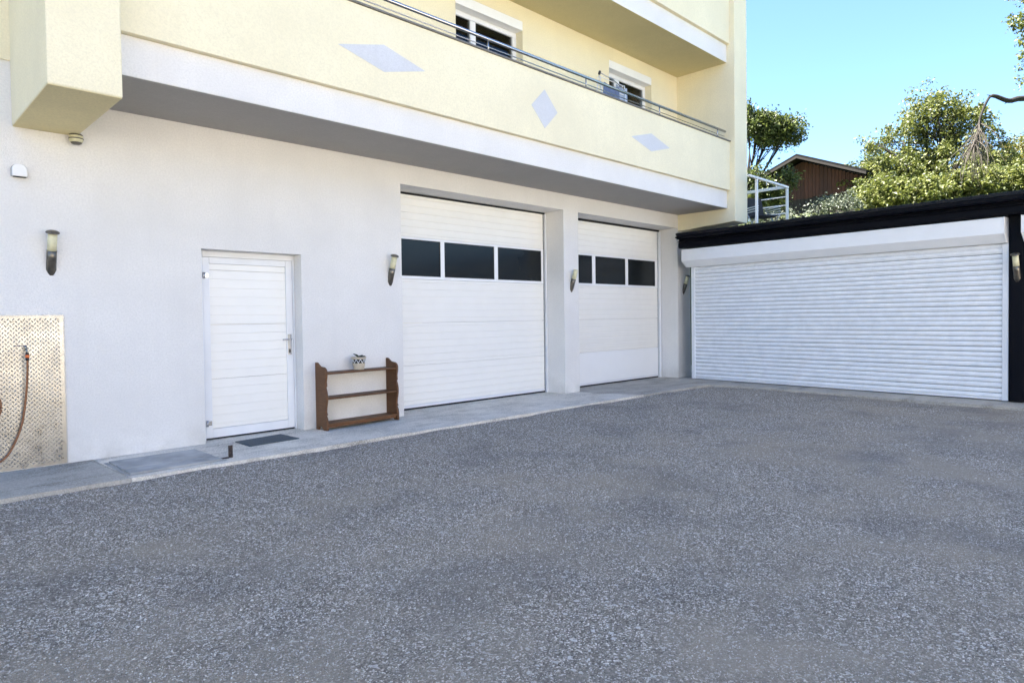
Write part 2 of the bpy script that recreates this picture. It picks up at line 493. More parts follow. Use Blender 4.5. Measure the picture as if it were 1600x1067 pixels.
ground = np_mesh('ground', np.stack([GX, GY, GZ], -1).reshape(-1, 3), gf, M['gravel'], smooth=True)
tag(ground, 'grey gravel yard in front of the building', kind='structure')

# loose chips, denser towards the part of the yard nearest the photographer
def chips(n, x0, x1, y0, y1, smin, smax, flat=None):
    x = rng.uniform(x0, x1, n); y = rng.uniform(y0, y1, n)
    s = smin + (smax - smin) * rng.power(0.55, n) * rng.uniform(0.5, 1, n)
    base = np.array([[1,0,0],[0,1,0],[-1,0,0],[0,-1,0],[0,0,1],[0,0,-1]], float)
    v = base[None] * rng.uniform(0.55, 1.15, (n, 6, 1))
    v += rng.normal(0, 0.16, (n, 6, 3))
    v[..., 0] *= 0.75; v[..., 1] *= 0.55; v[..., 2] *= 0.42
    v[..., 0] *= rng.uniform(.8, 1.35, (n, 1))
    v *= s[:, None, None] * 0.9
    tl = rng.normal(0, 0.35, n)
    cx, sx = np.cos(tl)[:, None], np.sin(tl)[:, None]
    yy = v[..., 1] * cx - v[..., 2] * sx; zz = v[..., 1] * sx + v[..., 2] * cx
    a = rng.uniform(0, 2 * math.pi, n); ca, sa = np.cos(a)[:, None], np.sin(a)[:, None]
    xx = v[..., 0] * ca - yy * sa; yy = v[..., 0] * sa + yy * ca
    V = np.stack([xx + x[:, None], yy + y[:, None], zz + ((yard_z(x, y) if flat is None else flat) + 0.18 * s)[:, None]], -1)
    F = np.array([[0,1,4],[1,2,4],[2,3,4],[3,0,4],[1,0,5],[2,1,5],[3,2,5],[0,3,5]])
    return V, F
parts = [chips(180000, -1.2, 5.8, -7.4, -3.9, 0.0028, 0.0092), chips(120000, 0.2, 12.0, -5.4, -1.2, 0.004, 0.0125),
         chips(9000, -1.0, 7.0, -7.3, -3.2, 0.006, 0.0125), chips(12000, 0.4, 12.0, -5.4, -1.25, 0.009, 0.017), chips(500, -1.0, 11.0, -7.3, -1.3, 0.014, 0.022),
         chips(900, 0.4, 11.6, -1.21, -1.04, 0.003, 0.008, 0.0), chips(160, 0.4, 11.6, -1.1, -0.3, 0.003, 0.006, 0.0)]
V = np.concatenate([p[0].reshape(-1, 3) for p in parts]); nst = len(V) // 6
F = (np.arange(nst)[:, None, None] * 6 + parts[0][1][None]).reshape(-1, 3)
ox = V.reshape(nst, 6, 3)
keep = ~((ox[:, 0, 0] > 11.7) & (ox[:, 0, 1] < 0))
V = ox[keep].reshape(-1, 3); nst = len(V) // 6
F = (np.arange(nst)[:, None, None] * 6 + parts[0][1][None]).reshape(-1, 3)
gr = np_mesh('gravel', V, F, M['chip'])
tag(gr, 'loose grey stone chips covering the yard', kind='stuff')
M['pale_chip'] = plain('pale_limestone_chip', (0.86, 0.83, 0.78), 0.8, var=0.12, vscale=60)
pp = [chips(17000, -1.2, 5.8, -7.4, -3.9, 0.0040, 0.0088), chips(15000, 0.2, 12.0, -5.4, -1.25, 0.0055, 0.0115), chips(260, -1.0, 10.0, -7.3, -1.4, 0.012, 0.019)]
PV = np.concatenate([p[0].reshape(-1, 3) for p in pp]); pn = len(PV) // 6
pk = ~((PV.reshape(pn, 6, 3)[:, 0, 0] > 11.7))
PV = PV.reshape(pn, 6, 3)[pk].reshape(-1, 3) + np.array([0, 0, 0.0015]); pn = len(PV) // 6
pg = np_mesh('pale_gravel', PV, (np.arange(pn)[:, None, None] * 6 + pp[0][1][None]).reshape(-1, 3), M['pale_chip'])
tag(pg, 'whitish stone chips strewn among the grey gravel', kind='stuff')

# hillside behind the garage
def hill_z(x, y):
    t = np.clip((x - 17.6) / 15.0, 0, 1)
    return -0.3 + 3.1 * np.clip((x - 17.0) / 1.2, 0, 1) + 3.4 * t + 0.12 * np.sin(0.7 * x + y) + 0.010 * np.clip(x - 33, 0, 60)
hx = np.concatenate([[16.9, 17.0, 17.6, 18.2], np.arange(19, 60, 1.0), [70, 90, 120, 160]])
hy = np.concatenate([[-90, -60, -40], np.arange(-25, 32, 1.0), [45, 70, 100]])
HX, HY = np.meshgrid(hx, hy, indexing='ij')
HZ = hill_z(HX, HY)
idx = np.arange(HX.size).reshape(HX.shape)
hf = np.stack([idx[:-1, :-1], idx[1:, :-1], idx[1:, 1:], idx[:-1, 1:]], -1).reshape(-1, 4)
tag(np_mesh('hillside', np.stack([HX, HY, HZ], -1).reshape(-1, 3), hf, M['grass'], smooth=True), 'grassy slope rising behind the garage', kind='structure')

# ------------------------------------------------------------------ concrete apron
def jag(p0, p1, step=0.11, amp=0.011):
    n = max(2, int(math.dist(p0, p1) / step)); out = []
    for i in range(n):
        t = i / n
        out.append((p0[0] + (p1[0] - p0[0]) * t + rnd.uniform(-amp, amp), p0[1] + (p1[1] - p0[1]) * t + rnd.uniform(-amp, amp)))
    return out
apron = empty('apron', (0, 0, 0)); tag(apron, 'concrete strip along the foot of the building', kind='structure')
MB().prism_z(jag((-5, -1.23), (1.735, -1.21)) + [(1.77, -1.21), (1.735, -0.2), (1.72, 0.0), (-5, 0.0)], -0.14, 0).build('concrete_slab', M['concrete'], apron)
MB().prism_z(jag((1.785, -1.21), (9.9, -1.185)) + [(9.92, -1.19), (9.60, -0.35), (9.55, 0.52), (1.735, 0.52), (1.75, -0.2)], -0.14, 0).build('concrete_slab', M['new_concrete'], apron)
MB().prism_z(jag((9.93, -1.19), (12.16, -1.22)) + jag((12.19, -1.25), (12.13, -3.1)) + jag((12.12, -3.1), (11.98, -4.7)) + jag((11.97, -4.7), (11.72, -9.5)) +
             [(11.7, -9.5), (13.6, -9.5), (13.9, 0.52), (9.56, 0.52), (9.61, -0.35)], -0.14, 0).build('concrete_slab', M['concrete'], apron)

# ------------------------------------------------------------------ apartment building
bld = empty('apartment_building', (8, 0, 0), label='pale yellow and white apartment house with long balconies over two garage doors', cat='building')
bld_off = Vector((8, 0, 0))
def bpart(mb, name, mat, parent=None, bevel=0.0):
    """part of the building given in world coordinates"""
    par = parent or bld
    mb.v = [(p[0] - 8, p[1], p[2]) for p in mb.v]
    return mb.build(name, mat, par, bevel)
XW, YO = 13.65, -1.345                       # outer side and front of the end wall
mb = MB()
holed_wall(mb, -24, 13.60, 0, 3.93, 0, [(2.868, 4.085, 0, 2.227, 0.30), (5.63, 9.19, 0, 3.32, 0.60), (9.605, 13.06, 0, 3.318, 0.60)])
mb.add([(13.60, 0, 0), (13.60, 10, 0), (13.60, 10, 3.3), (13.60, 0, 3.3)], [(0, 1, 2, 3)])
bpart(mb, 'ground_floor_wall', M['white_wall'], bevel=0.012)
mb = MB()
mb.add([(-24, 0, 0), (-24, 10, 0), (-24, 10, 18.0), (-24, 0, 18.0)], [(0, 1, 2, 3)])
mb.add([(-24, 10, 0), (13.60, 10, 0), (13.60, 10, 18.0), (-24, 10, 18.0)], [(0, 1, 2, 3)])
mb.add([(-24, 0, 18.0), (13.7, 0, 18.0), (13.7, 10, 18.0), (-24, 10, 18.0)], [(0, 1, 2, 3)])
bpart(mb, 'rear_wall', M['yellow_wall'])
bpart(MB().box(-24.3, 14.0, -1.7, 10.4, 18.01, 18.3), 'roof', M['roofing'])
# upper yellow wall behind the balconies; opening for two balcony windows
mb = MB()
holed_wall(mb, 1.69, 13.09, 3.935, 18.0, 0.0, [(6.713, 8.19, 3.985, 6.375, 0.30), (10.605, 12.075, 3.985, 6.372, 0.30)])
bpart(mb, 'upper_wall', M['yellow_wall'])
bpart(MB().box(-24, 1.157, -0.022, 0.0, 3.89, 18.0), 'upper_wall', M['yellow_wall'])
bpart(MB().box(1.157, 1.688, -1.58, -0.002, 3.28, 18.0), 'oriel', M['yellow_wall'], bevel=0.012)
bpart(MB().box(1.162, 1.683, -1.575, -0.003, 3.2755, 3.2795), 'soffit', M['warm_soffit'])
# end wall (wing) closing the balconies, its foot slopes slightly to the rear
mb = MB().prism_x([(YO, 3.33), (0.02, 3.25), (10, 3.25), (10, 18.0), (YO, 18.0)], 13.092, XW)
bpart(mb, 'end_wall', M['yellow_wall'], bevel=0.012)
for k, zb in enumerate((3.611, 6.63, 9.65, 12.67, 15.69)):
    bpart(MB().box(1.69, 13.09, -1.172, -0.003, zb, zb + 0.362), 'balcony_slab', M['white_wall'], bevel=0.006)
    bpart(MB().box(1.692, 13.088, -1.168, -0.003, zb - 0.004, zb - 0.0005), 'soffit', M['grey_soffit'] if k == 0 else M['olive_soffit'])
    par = bpart(MB().box(1.69, 13.09, -1.24, -1.09, zb + 0.364, zb + 1.365), 'parapet', M['yellow_wall'], bevel=0.006)
    bpart(MB().box(1.69, 13.09, -1.262, -1.065, zb + 1.366, zb + 1.390), 'coping', M['stone_cap'], bevel=0.006)
    for i in range(4):
        horiz = (i % 2 == 0)
        cx = (4.54 if k != 1 else 5.55) + 2.805 * i - (0 if k != 1 else 0)
        if cx > 12.8: continue
        if k == 1: horiz = (i % 2 == 0)
        w, h = (0.605, 0.158) if horiz else (0.284, 0.283)
        zc = zb + 0.842
        bpart(MB().prism_y([(cx - w, zc), (cx, zc - h), (cx + w, zc), (cx, zc + h)], -1.2435, -1.236), 'lozenge', M['blue_grey'])
    # steel hand rail on the parapet
    dz = zb - 3.611
    rail = bpart(MB().tube([(1.70, -1.2, 5.175 + dz), (12.96, -1.2, 5.175 + dz)], 0.024, 10), 'balcony_railing', M['steel'])
    rx = [2.08, 4.173, 6.261, 8.371, 10.488, 12.63]
    for x in rx:
        o = MB().tube([(x, -1.2, 5.008 + dz), (x, -1.2, 5.16 + dz)], 0.011, 8).build('railing_post', M['steel'], rail)
        o.data.transform(Matrix.Translation((-8, 0, 0)))
    o = MB().tube([(1.70, -1.2, 5.068 + dz), (12.92, -1.2, 5.068 + dz)], 0.007, 6).build('railing_bar', M['steel'], rail)
    o.data.transform(Matrix.Translation((-8, 0, 0)))

# balcony windows
def balcony_window(x0, x1, mull):
    y = 0.15
    fr = MB()
    fr.box(x0 + 0.002, x1 - 0.002, y, y + 0.07, 6.135, 6.215)
    fr.box(x0 + 0.002, x0 + 0.09, y, y + 0.07, 4.0, 6.133)
    fr.box(x1 - 0.09, x1 - 0.002, y, y + 0.07, 4.0, 6.133)
    fr.box(x0 + 0.092, x1 - 0.092, y, y + 0.07, 4.0, 4.08)
    w = bpart(fr, 'window', M['frame_white'], bevel=0.004)
    o = MB().box(x0 + 0.003 - 8, x1 - 0.003 - 8, -0.006, y + 0.10, 6.218, 6.37).build('shutter_box', M['box_white'], w, 0.004)
    xs = [x0 + 0.09] + mull + [x1 - 0.09]
    for a, b in zip(xs[::2], xs[1::2]):
        MB().box(a - 8, b - 8, y + 0.03, y + 0.042, 4.082, 6.133).build('pane', M['glass'], w)
    for a, b in zip(mull[::2], mull[1::2]):
        MB().box(a - 8, b - 8, y + 0.005, y + 0.06, 4.082, 6.133).build('mullion', M['frame_white'], w, 0.004)
    return w
balcony_window(6.713, 8.19, [7.15, 7.265])
balcony_window(10.605, 12.075, [10.99, 11.15])

# white steel service door
dy = 0.20
door = bpart(MB().box(2.871, 2.945, dy - 0.01, dy + 0.05, 0, 2.225).box(4.062, 4.083, dy - 0.01, dy + 0.05, 0, 2.225).box(2.947, 4.06, dy - 0.01, dy + 0.05, 2.155, 2.225), 'door', M['frame_white'], bevel=0.003)
tag(door, 'white steel side door with ribbed leaf')
def sub(mb, name, mat, parent, bevel=0.0):
    mb.v = [(p[0] - 8, p[1], p[2]) for p in mb.v]
    return mb.build(name, mat, parent, bevel)
sub(MB().box(2.948, 3.026, dy, dy + 0.045, 0.022, 2.152).box(3.972, 4.058, dy, dy + 0.045, 0.022, 2.152).box(3.027, 3.971, dy, dy + 0.045, 2.078, 2.152).box(3.027, 3.971, dy, dy + 0.045, 0.022, 0.128), 'leaf_frame', M['frame_white'], door, 0.003)
def ribbed(x0, x1, z0, z1, y, first, pitch, gap=0.004, g=0.004):
    """shallow grooved section, profile in (y,z) swept along x"""
    pr = [(y + 0.03, z0 + 0.002), (y, z0 + 0.002)]
    z = first
    while z < z1 - 0.03:
        if z > z0 + 0.02:
            pr += [(y, z - g), (y + gap, z), (y, z + g)]
        z += pitch
    pr += [(y, z1 - 0.002), (y + 0.03, z1 - 0.002)]
    return MB().prism_x(pr, x0, x1)
for a, b in ((0.130, 0.716), (0.716, 1.359), (1.359, 2.002), (2.002, 2.077)):
    sub(ribbed(3.028, 3.970, a, b, dy + 0.012, b - 0.107 * 6, 0.107, 0.0055, 0.0032), 'door_panel', M['door_white'], door)
sub(MB().box(3.985, 4.03, dy - 0.008, dy + 0.001, 0.96, 1.22).tube([(4.008, dy - 0.006, 1.155), (4.008, dy - 0.05, 1.155), (3.99, dy - 0.056, 1.155), (3.89, dy - 0.056, 1.153)], 0.010, 8), 'handle', M['steel'], door)
sub(MB().box(3.997, 4.017, dy - 0.012, dy - 0.0082, 0.985, 1.03), 'keyhole', M['rubber'], door)
for z in (1.935, 0.20):
    sub(MB().tube([(2.957, dy - 0.02, z - 0.035), (2.957, dy - 0.02, z + 0.035)], 0.017, 10).box(2.97, 3.015, dy - 0.012, dy - 0.001, z - 0.025, z + 0.025), 'hinge', M['steel'], door)
sub(MB().box(2.95, 4.056, dy + 0.008, dy + 0.04, 0.004, 0.020), 'threshold_seal', M['rubber'], door)

# two sectional garage doors
def garage_door(xa, xb, panes, zs, label, new_bottom):
    y = 0.45
    g = MB()
    g.box(xb + 0.03, xb + 0.10, y - 0.03, y + 0.06, 0, zs[-1])
    gd = bpart(g, 'garage_door', M['frame_white'])
    sub(MB().box(xa - 0.10, xa - 0.03, y - 0.03, y + 0.06, 0, zs[-1]), 'guide_rail', M['frame_white'], gd)
    tag(gd, label)
    sub(MB().box(xb + 0.002, xb + 0.028, y + 0.012, y + 0.05, 0, zs[-1]).box(xa - 0.028, xa - 0.002, y + 0.012, y + 0.05, 0, zs[-1])
        .box(xa - 0.1, xb + 0.1, y + 0.005, y + 0.05, zs[-1] + 0.002, 3.316).box(xa, xb, y + 0.006, y + 0.04, 0.002, zs[0] - 0.001), 'rubber_seal', M['rubber'], gd)
    for i in range(5):
        a, b = zs[i], zs[i + 1]
        if i == 3: continue
        if i == 0:
            sub(MB().box(xa, xb, y - 0.004, y + 0.035, a, a + 0.045), 'bottom_rail', M['frame_white'], gd, 0.003)
            a += 0.046
        if i == 0 and new_bottom:
            o = sub(MB().box(xa, xb, y - 0.002, y + 0.03, a, b - 0.003), 'door_panel', M['new_white'], gd)
            tag(o, 'smooth brighter white replacement panel')
        else:
            sub(ribbed(xa, xb, a, b, y, b - 0.108 * 5 - 0.055 if i else b - 0.108 * 6, 0.108, 0.008, 0.0042), 'door_panel', M['door_white'], gd)
    a, b = zs[3], zs[4]
    f = MB().box(xa, xb, y - 0.004, y + 0.03, a + 0.002, a + 0.045).box(xa, xb, y - 0.004, y + 0.03, b - 0.035, b - 0.002)
    edges = [xa] + [e for p in panes for e in p] + [xb]
    for p, q in zip(edges[::2], edges[1::2]):
        f.box(p, q, y - 0.004, y + 0.03, a + 0.046, b - 0.036)
    sub(f, 'window_frame', M['new_white'], gd, 0.003)
    for p, q in panes:
        sub(MB().box(p - 0.005, q + 0.005, y + 0.012, y + 0.018, a + 0.04, b - 0.03), 'window_pane', M['dark_pane'], gd)
        e = 0.012
        m = MB().box(p + .001, p + e, y + 0.004, y + 0.011, a + 0.047, b - 0.037).box(q - e, q - .001, y + 0.004, y + 0.011, a + 0.047, b - 0.037)
        m.box(p + e, q - e, y + 0.004, y + 0.011, a + 0.047, a + 0.057).box(p + e, q - e, y + 0.004, y + 0.011, b - 0.047, b - 0.037)
        sub(m, 'pane_seal', M['rubber'], gd)
    return gd
garage_door(5.54, 9.13, [(5.62, 6.708), (6.787, 7.885), (7.969, 9.078)], [0.030, 0.678, 1.332, 2.005, 2.645, 3.285], 'wide white sectional garage door with a row of three dark windows', False)
garage_door(9.47, 12.945, [(9.55, 10.585), (10.688, 11.72), (11.813, 12.855)], [0.030, 0.677, 1.332, 2.005, 2.640, 3.272], 'farther white sectional garage door with bright smooth bottom panel', True)
# dark lining behind the doors and windows so the rooms read as unlit
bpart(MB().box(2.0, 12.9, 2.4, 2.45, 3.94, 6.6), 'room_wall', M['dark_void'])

# unseen house added behind the viewer; its sunlit front bounces light onto the facade
nb = empty('added_bounce_house', (-2, -20.3, -0.04)); tag(nb, kind='structure')
mb = MB()
wins = [(x, x + 1.3, z, z + 1.4) for x in (-12.0, -7.5, -3.0, 1.5, 6.0, 10.5) for z in (1.0, 3.8)]
xs_ = sorted({-15, 14} | {w[0] for w in wins} | {w[1] for w in wins}); zs_ = sorted({0, 6.6} | {w[2] for w in wins} | {w[3] for w in wins})
for a, b in zip(xs_, xs_[1:]):
    for c, d in zip(zs_, zs_[1:]):
        if not any(w[0] < (a + b) / 2 < w[1] and w[2] < (c + d) / 2 < w[3] for w in wins):
            mb.box(a, b, -0.3, 0, c, d)
mb.box(-15, -14.7, -9, -0.301, 0, 6.6).box(13.7, 14, -9, -0.301, 0, 6.6).box(-15, 14, -9.3, -9.001, 0, 6.6)
mb.build('bounce_house_wall', M['white_wall'], nb)
for w in wins:
    MB().box(w[0], w[1], -0.22, -0.18, w[2], w[3]).build('window', M['dark_pane'], nb)
MB().prism_x([(0.7, 6.45), (-4.65, 9.4), (-10, 6.45), (-10, 6.65), (-4.65, 9.62), (0.7, 6.65)], -15.6, 14.6).build('roof', M['roofing'], nb)

# ------------------------------------------------------------------ roller shutter garage at right angles
GA = R(4.5)
gar = empty('garage', (13.04, -0.44, 0.012), R(-90) - GA, 'low garage with black gutter and wide white roller shutter', 'garage')
# local x runs along the front towards the viewer, local y into the garage
DZ = -0.012
MB().box(-0.30, 12.5, 0.06, 4.6, 2.95, 3.12).build('roof', M['roofing'], gar)
MB().box(-0.28, -0.085, 0.63, 4.5, 0, 2.94).box(12.2, 12.4, 0.02, 4.5, 0, 2.94).box(-0.08, 12.2, 4.3, 4.5, 0, 2.94).build('wall', M['white_wall'], gar)
MB().box(5.605, 5.80, -0.05, 0.20, 0, 2.84).box(5.625, 5.78, -0.065, -0.051, 0, 2.84).build('post', M['navy'], gar, 0.006)
MB().box(-0.20, 12.5, -0.30, -0.27, 2.815, 3.06).box(-0.2, 12.5, -0.325, -0.301, 2.835, 2.93).box(-0.2, 12.5, -0.345, -0.301, 2.945, 2.965).box(-0.2, 12.5, -0.269, 0.06, 2.83, 2.85).build('fascia', M['navy'], gar, 0.004)
MB().prism_x([(-0.31, 3.0), (-0.46, 3.0), (-0.475, 3.02), (-0.475, 3.075), (-0.465, 3.075), (-0.465, 3.02), (-0.455, 3.01), (-0.32, 3.01), (-0.32, 3.10), (-0.31, 3.10)], -0.14, 12.5).build('gutter', M['navy'], gar)
MB().prism_x([(-0.452, 3.077), (-0.49, 3.077), (-0.49, 3.128), (-0.47, 3.132), (-0.452, 3.12)], -0.145, 12.5).build('gutter_lip', M['navy_lip'], gar)
MB().tube([(-0.145, -0.40, 3.05), (-0.215, -0.40, 3.05)], 0.018, 8).build('gutter_spout', M['navy'], gar)
def roller(s0, s1, boxr):
    c = MB().prism_x([(-0.002, 2.795), (-0.262, 2.795), (-0.27, 2.785), (-0.27, 2.545), (-0.105, 2.42), (-0.002, 2.42)], s0 - 0.145, boxr - 0.02)
    rs = c.build('roller_shutter', M['box_white'], gar, 0.004)
    cap = [(-0.001, 2.80), (-0.265, 2.80), (-0.274, 2.79), (-0.274, 2.542), (-0.107, 2.415), (-0.001, 2.415)]
    MB().prism_x(cap, s0 - 0.16, s0 - 0.1455).build('end_cap', M['box_white'], rs, 0.003)
    MB().prism_x(cap, boxr - 0.0195, boxr - 0.002).build('end_cap', M['box_white'], rs, 0.003)
    for a, b in ((s0 - 0.082, s0 - 0.004), (s1 + 0.004, s1 + 0.084)):
        MB().box(a, b, -0.035, 0.05, 0, 2.414).build('guide_rail', M['frame_white'], rs, 0.004)
    n, p = 30, 0.0797
    me = None
    for i in range(n):
        if me is None:
            pr = []
            for k in range(11):
                t = k / 10
                pr.append((-0.021 * (t / 0.40 if t < 0.40 else ((1 - t) / 0.60) ** 0.8) ** 0.75 if 0 < t < 1 else 0.0, 0.002 + (p - 0.0052) * t))
            pr += [(0.004, p - 0.0032), (0.004, 0.002)]
            o = MB().prism_x(pr, s0 - 0.003, s1 + 0.003, smooth=False).build('slat', M['roller_white'], rs)
            me = o.data
        else:
            o = bpy.data.objects.new('slat', me); COL.objects.link(o); o.parent = rs
        o.location = (0, 0.004 * rnd.uniform(-.3, .3), 0.03 + i * p + rnd.uniform(-0.0007, 0.0007))
        o.rotation_euler = (R(rnd.uniform(-1.5, 1.5)), rnd.uniform(-0.00035, 0.00035), 0)
    MB().box(s0 - 0.003, s1 + 0.003, -0.012, 0.006, 0.006, 0.030).build('bottom_bar', M['box_white'], rs)
    MB().box(s0 - 0.003, s1 + 0.003, 0.012, 0.02, 0.004, 2.41).build('shutter_back', M['dark_void'], rs)
    return rs
roller(0.005, 5.515, 5.60)
r2 = roller(5.96, 11.5, 11.66)

# ------------------------------------------------------------------ wall lamps
def lamp_proto(headless=False):
    e = empty('wall_lamp', (0, 0, 0))
    r = 0.043
    a0, a1 = Vector((0, 0.030, 0.0)), Vector((0, -0.125, 0.43))
    ax = (a1 - a0).normalized(); sx = Vector((1, 0, 0)); sy = ax.cross(sx)
    def ring(t, rr, n=20, clamp=True):
        c = a0.lerp(a1, t); out = []
        for k in range(n):
            th = 2 * math.pi * k / n
            p = c + rr * (math.cos(th) * sx + math.sin(th) * sy)
            if clamp and p.y > -0.003: p.y = -0.003
            out.append(tuple(p))
        return out
    def skin(ts, rs, name, mat, caps=True):
        n = 20; v = []
        for t, q in zip(ts, rs): v += ring(t, q)
        mb = MB(); f = []
        for i in range(len(ts) - 1):
            for k in range(n):
                f.append((i * n + k, i * n + (k + 1) % n, (i + 1) * n + (k + 1) % n, (i + 1) * n + k))
        mb.add(v, f, True)
        if caps: mb.add(v, [tuple(range(n - 1, -1, -1)), tuple(range(len(v) - n, len(v)))])
        return mb.build(name, mat, e)
    skin([0.0, 0.05, 0.12, 0.25, 0.40, 0.55, 0.552], [0.016, 0.030, r, r, r, r, r * 0.9], 'lamp_body', M['dark_steel'])
    skin([0.553, 0.70, 0.93], [r * 0.93] * 3, 'lens', M['lens'])
    if not headless:
        skin([0.93, 0.945, 0.965, 0.985, 1.0], [0.058, 0.060, 0.054, 0.035, 0.005], 'cap', M['dark_steel'])
    return e
lp = lamp_proto(); lp2 = lamp_proto(True)
def place_lamp(proto, first, loc, rz, label):
    o = proto if first else copy_tree(proto)
    o.location = loc; o.rotation_euler = (0, 0, rz)
    return tag(o, label, 'wall lamp', 'torch-shaped wall lamps on the building and garage')
place_lamp(lp, True, (1.437, 0, 1.875), 0, 'torch-shaped wall lamp left of the white side door, nearest the metal sheet')
place_lamp(lp, False, (5.432, 0, 1.868), 0, 'torch-shaped wall lamp above the brown shelf beside the first garage door')
place_lamp(lp2, True, (9.397, 0, 1.845), 0, 'capless wall lamp on the white pillar between the two garage doors')
place_lamp(lp, False, (13.30, 0, 1.858), 0, 'wall lamp in the inner corner beside the roller shutter')
o = place_lamp(lp, False, (0, 0, 0), 0, 'wall lamp on the dark post at the right end of the roller shutter')
gm = Matrix.Translation((13.04, -0.44, 0.012)) @ Matrix.Rotation(R(-90) - GA, 4, 'Z')
o.location = gm @ Vector((5.712, -0.063, 1.82)); o.rotation_euler = (0, 0, R(-90) - GA)

# ------------------------------------------------------------------ small fittings on the wall
sp = empty('spotlight', (1.665, 0, 3.235), 0, 'small round cream wall light tucked under the projecting bay corner', 'light fitting')
def drum(mbuf, y0, y1, r0, r1, n=18):
    v = [(r0 * math.cos(2*math.pi*k/n), y0, r0 * math.sin(2*math.pi*k/n)) for k in range(n)] + [(r1 * math.cos(2*math.pi*k/n), y1, r1 * math.sin(2*math.pi*k/n)) for k in range(n)]
    mbuf.add(v, [(k, (k+1) % n, n + (k+1) % n, n + k) for k in range(n)], True)
    return mbuf.add(v, [tuple(range(n-1, -1, -1)), tuple(range(n, 2*n))])
MB().lathe([(0.0, -0.058), (0.03, -0.056), (0.045, -0.047), (0.05, -0.038)], 20, (0, -0.066, 0)).build('base', M['dark_steel'], sp)
MB().lathe([(0.050, -0.037), (0.060, -0.02), (0.0615, 0.0), (0.0605, 0.026)], 20, (0, -0.066, 0)).build('lens', M['lens'], sp)
MB().lathe([(0.0622, -0.007), (0.0652, -0.004), (0.0652, 0.002), (0.0622, 0.005)], 20, (0, -0.066, 0)).build('ring', M['dark_steel'], sp)
MB().lathe([(0.0605, 0.027), (0.058, 0.04), (0.04, 0.05), (0.0, 0.052)], 20, (0, -0.066, 0)).box(-0.03, 0.03, -0.02, -0.001, -0.03, 0.04).build('cap', M['dark_steel'], sp)

vt = empty('vent_hood', (1.20, 0, 2.80), 0, 'small white vent hood on the wall, left of the round light', 'vent')
pr = [(-0.058, 0.0), (-0.058, 0.07)] + [(-0.058 * math.cos(t), 0.07 + 0.05 * math.sin(t)) for t in np.linspace(0.25, math.pi - 0.25, 9)] + [(0.058, 0.07), (0.058, 0.0)]
MB().prism_y(pr, -0.065, -0.018).build('hood', M['vent_white'], vt, 0.008)
MB().prism_y([(x * 1.12, z * 1.02) for x, z in pr], -0.017, -0.001).build('flange', M['grey_zinc'], vt)
MB().box(-0.05, 0.05, -0.058, -0.02, -0.006, -0.001).build('grille', M['dark_void'], vt)

# diamond plate
pl = empty('metal_sheet', (0.4, 0, 0), 0, 'aluminium tread plate screwed to the wall behind the hose', 'metal sheet')
MB().box(-1.9, 1.123, -0.006, -0.0012, 0.006, 1.477).build('plate', M['tread'], pl)
MB().box(-1.9, 1.131, -0.009, -0.0061, 1.474, 1.484).box(1.122, 1.131, -0.009, -0.0061, 0.004, 1.474).build('edge_trim', M['grey_zinc'], pl)
lug = MB(); pitch = 0.030
for i in range(-70, 70):
    for j in range(-70, 70):
        cx = 0.7 + (i - j) * pitch * 0.7071; cz = 0.74 + (i + j) * pitch * 0.7071
        if not (0.45 < cx < 1.10 and 0.02 < cz < 1.46): continue
        a = R(45) if (i + j) % 2 else R(-45)
        L, W, Hh = 0.0138, 0.0046, 0.0050
        ca, sa = math.cos(a), math.sin(a)
        q = [(-L, 0), (-L*.5, -W), (L*.5, -W), (L, 0), (L*.5, W), (-L*.5, W)]
        v = [(cx + x*ca - z*sa, -0.0062, cz + x*sa + z*ca) for x, z in q] + [(cx - L*.45*ca, -0.0062 - Hh, cz - L*.45*sa), (cx + L*.45*ca, -0.0062 - Hh, cz + L*.45*sa)]
        lug.add(v, [(0,1,6),(1,2,7,6),(2,3,7),(3,4,7),(4,5,6,7),(5,0,6)], True)
me = bpy.data.meshes.new('tread_pattern'); me.from_pydata(lug.v, [], lug.f); me.materials.append(M['tread'])
o = bpy.data.objects.new('tread_pattern', me); COL.objects.link(o); o.parent = pl; o['kind'] = 'stuff'
for x, z in ((0.80, 1.43), (1.08, 1.44), (1.09, 0.06), (0.72, 1.42)):
    drum(MB(), -0.012, -0.0062, 0.006, 0.006, 8).build('screw', M['dark_steel'], pl).location = (x, 0, z)

tp = empty('tap', (1.205, -0.006, 1.15), 0, 'outdoor tap with blue lever on the metal sheet', 'tap')
MB().tube([(0, 0, 0.0), (0, -0.07, 0.0), (0.002, -0.085, -0.006), (0.004, -0.09, -0.03)], 0.0105, 10).tube([(0, -0.045, 0.0), (0, -0.045, 0.035)], 0.008, 8).build('body', M['brass'], tp)
MB().box(-0.085, 0.012, -0.053, -0.037, 0.036, 0.043).build('lever', M['blue_lever'], tp, 0.003)
hs = empty('garden_hose', (1.209, -0.096, 1.12), 0, 'brown garden hose hanging from the wall tap with orange connector', 'hose')
MB().tube([(0, 0, 0.0), (0, 0, -0.016)], 0.015, 12).tube([(0, 0, -0.044), (0.0, 0, -0.072)], 0.0145, 12).build('connector', M['black_plastic'], hs)
MB().tube([(0, 0, -0.0165), (0, 0, -0.0435)], 0.0175, 12).build('connector_ring', M['orange'], hs)
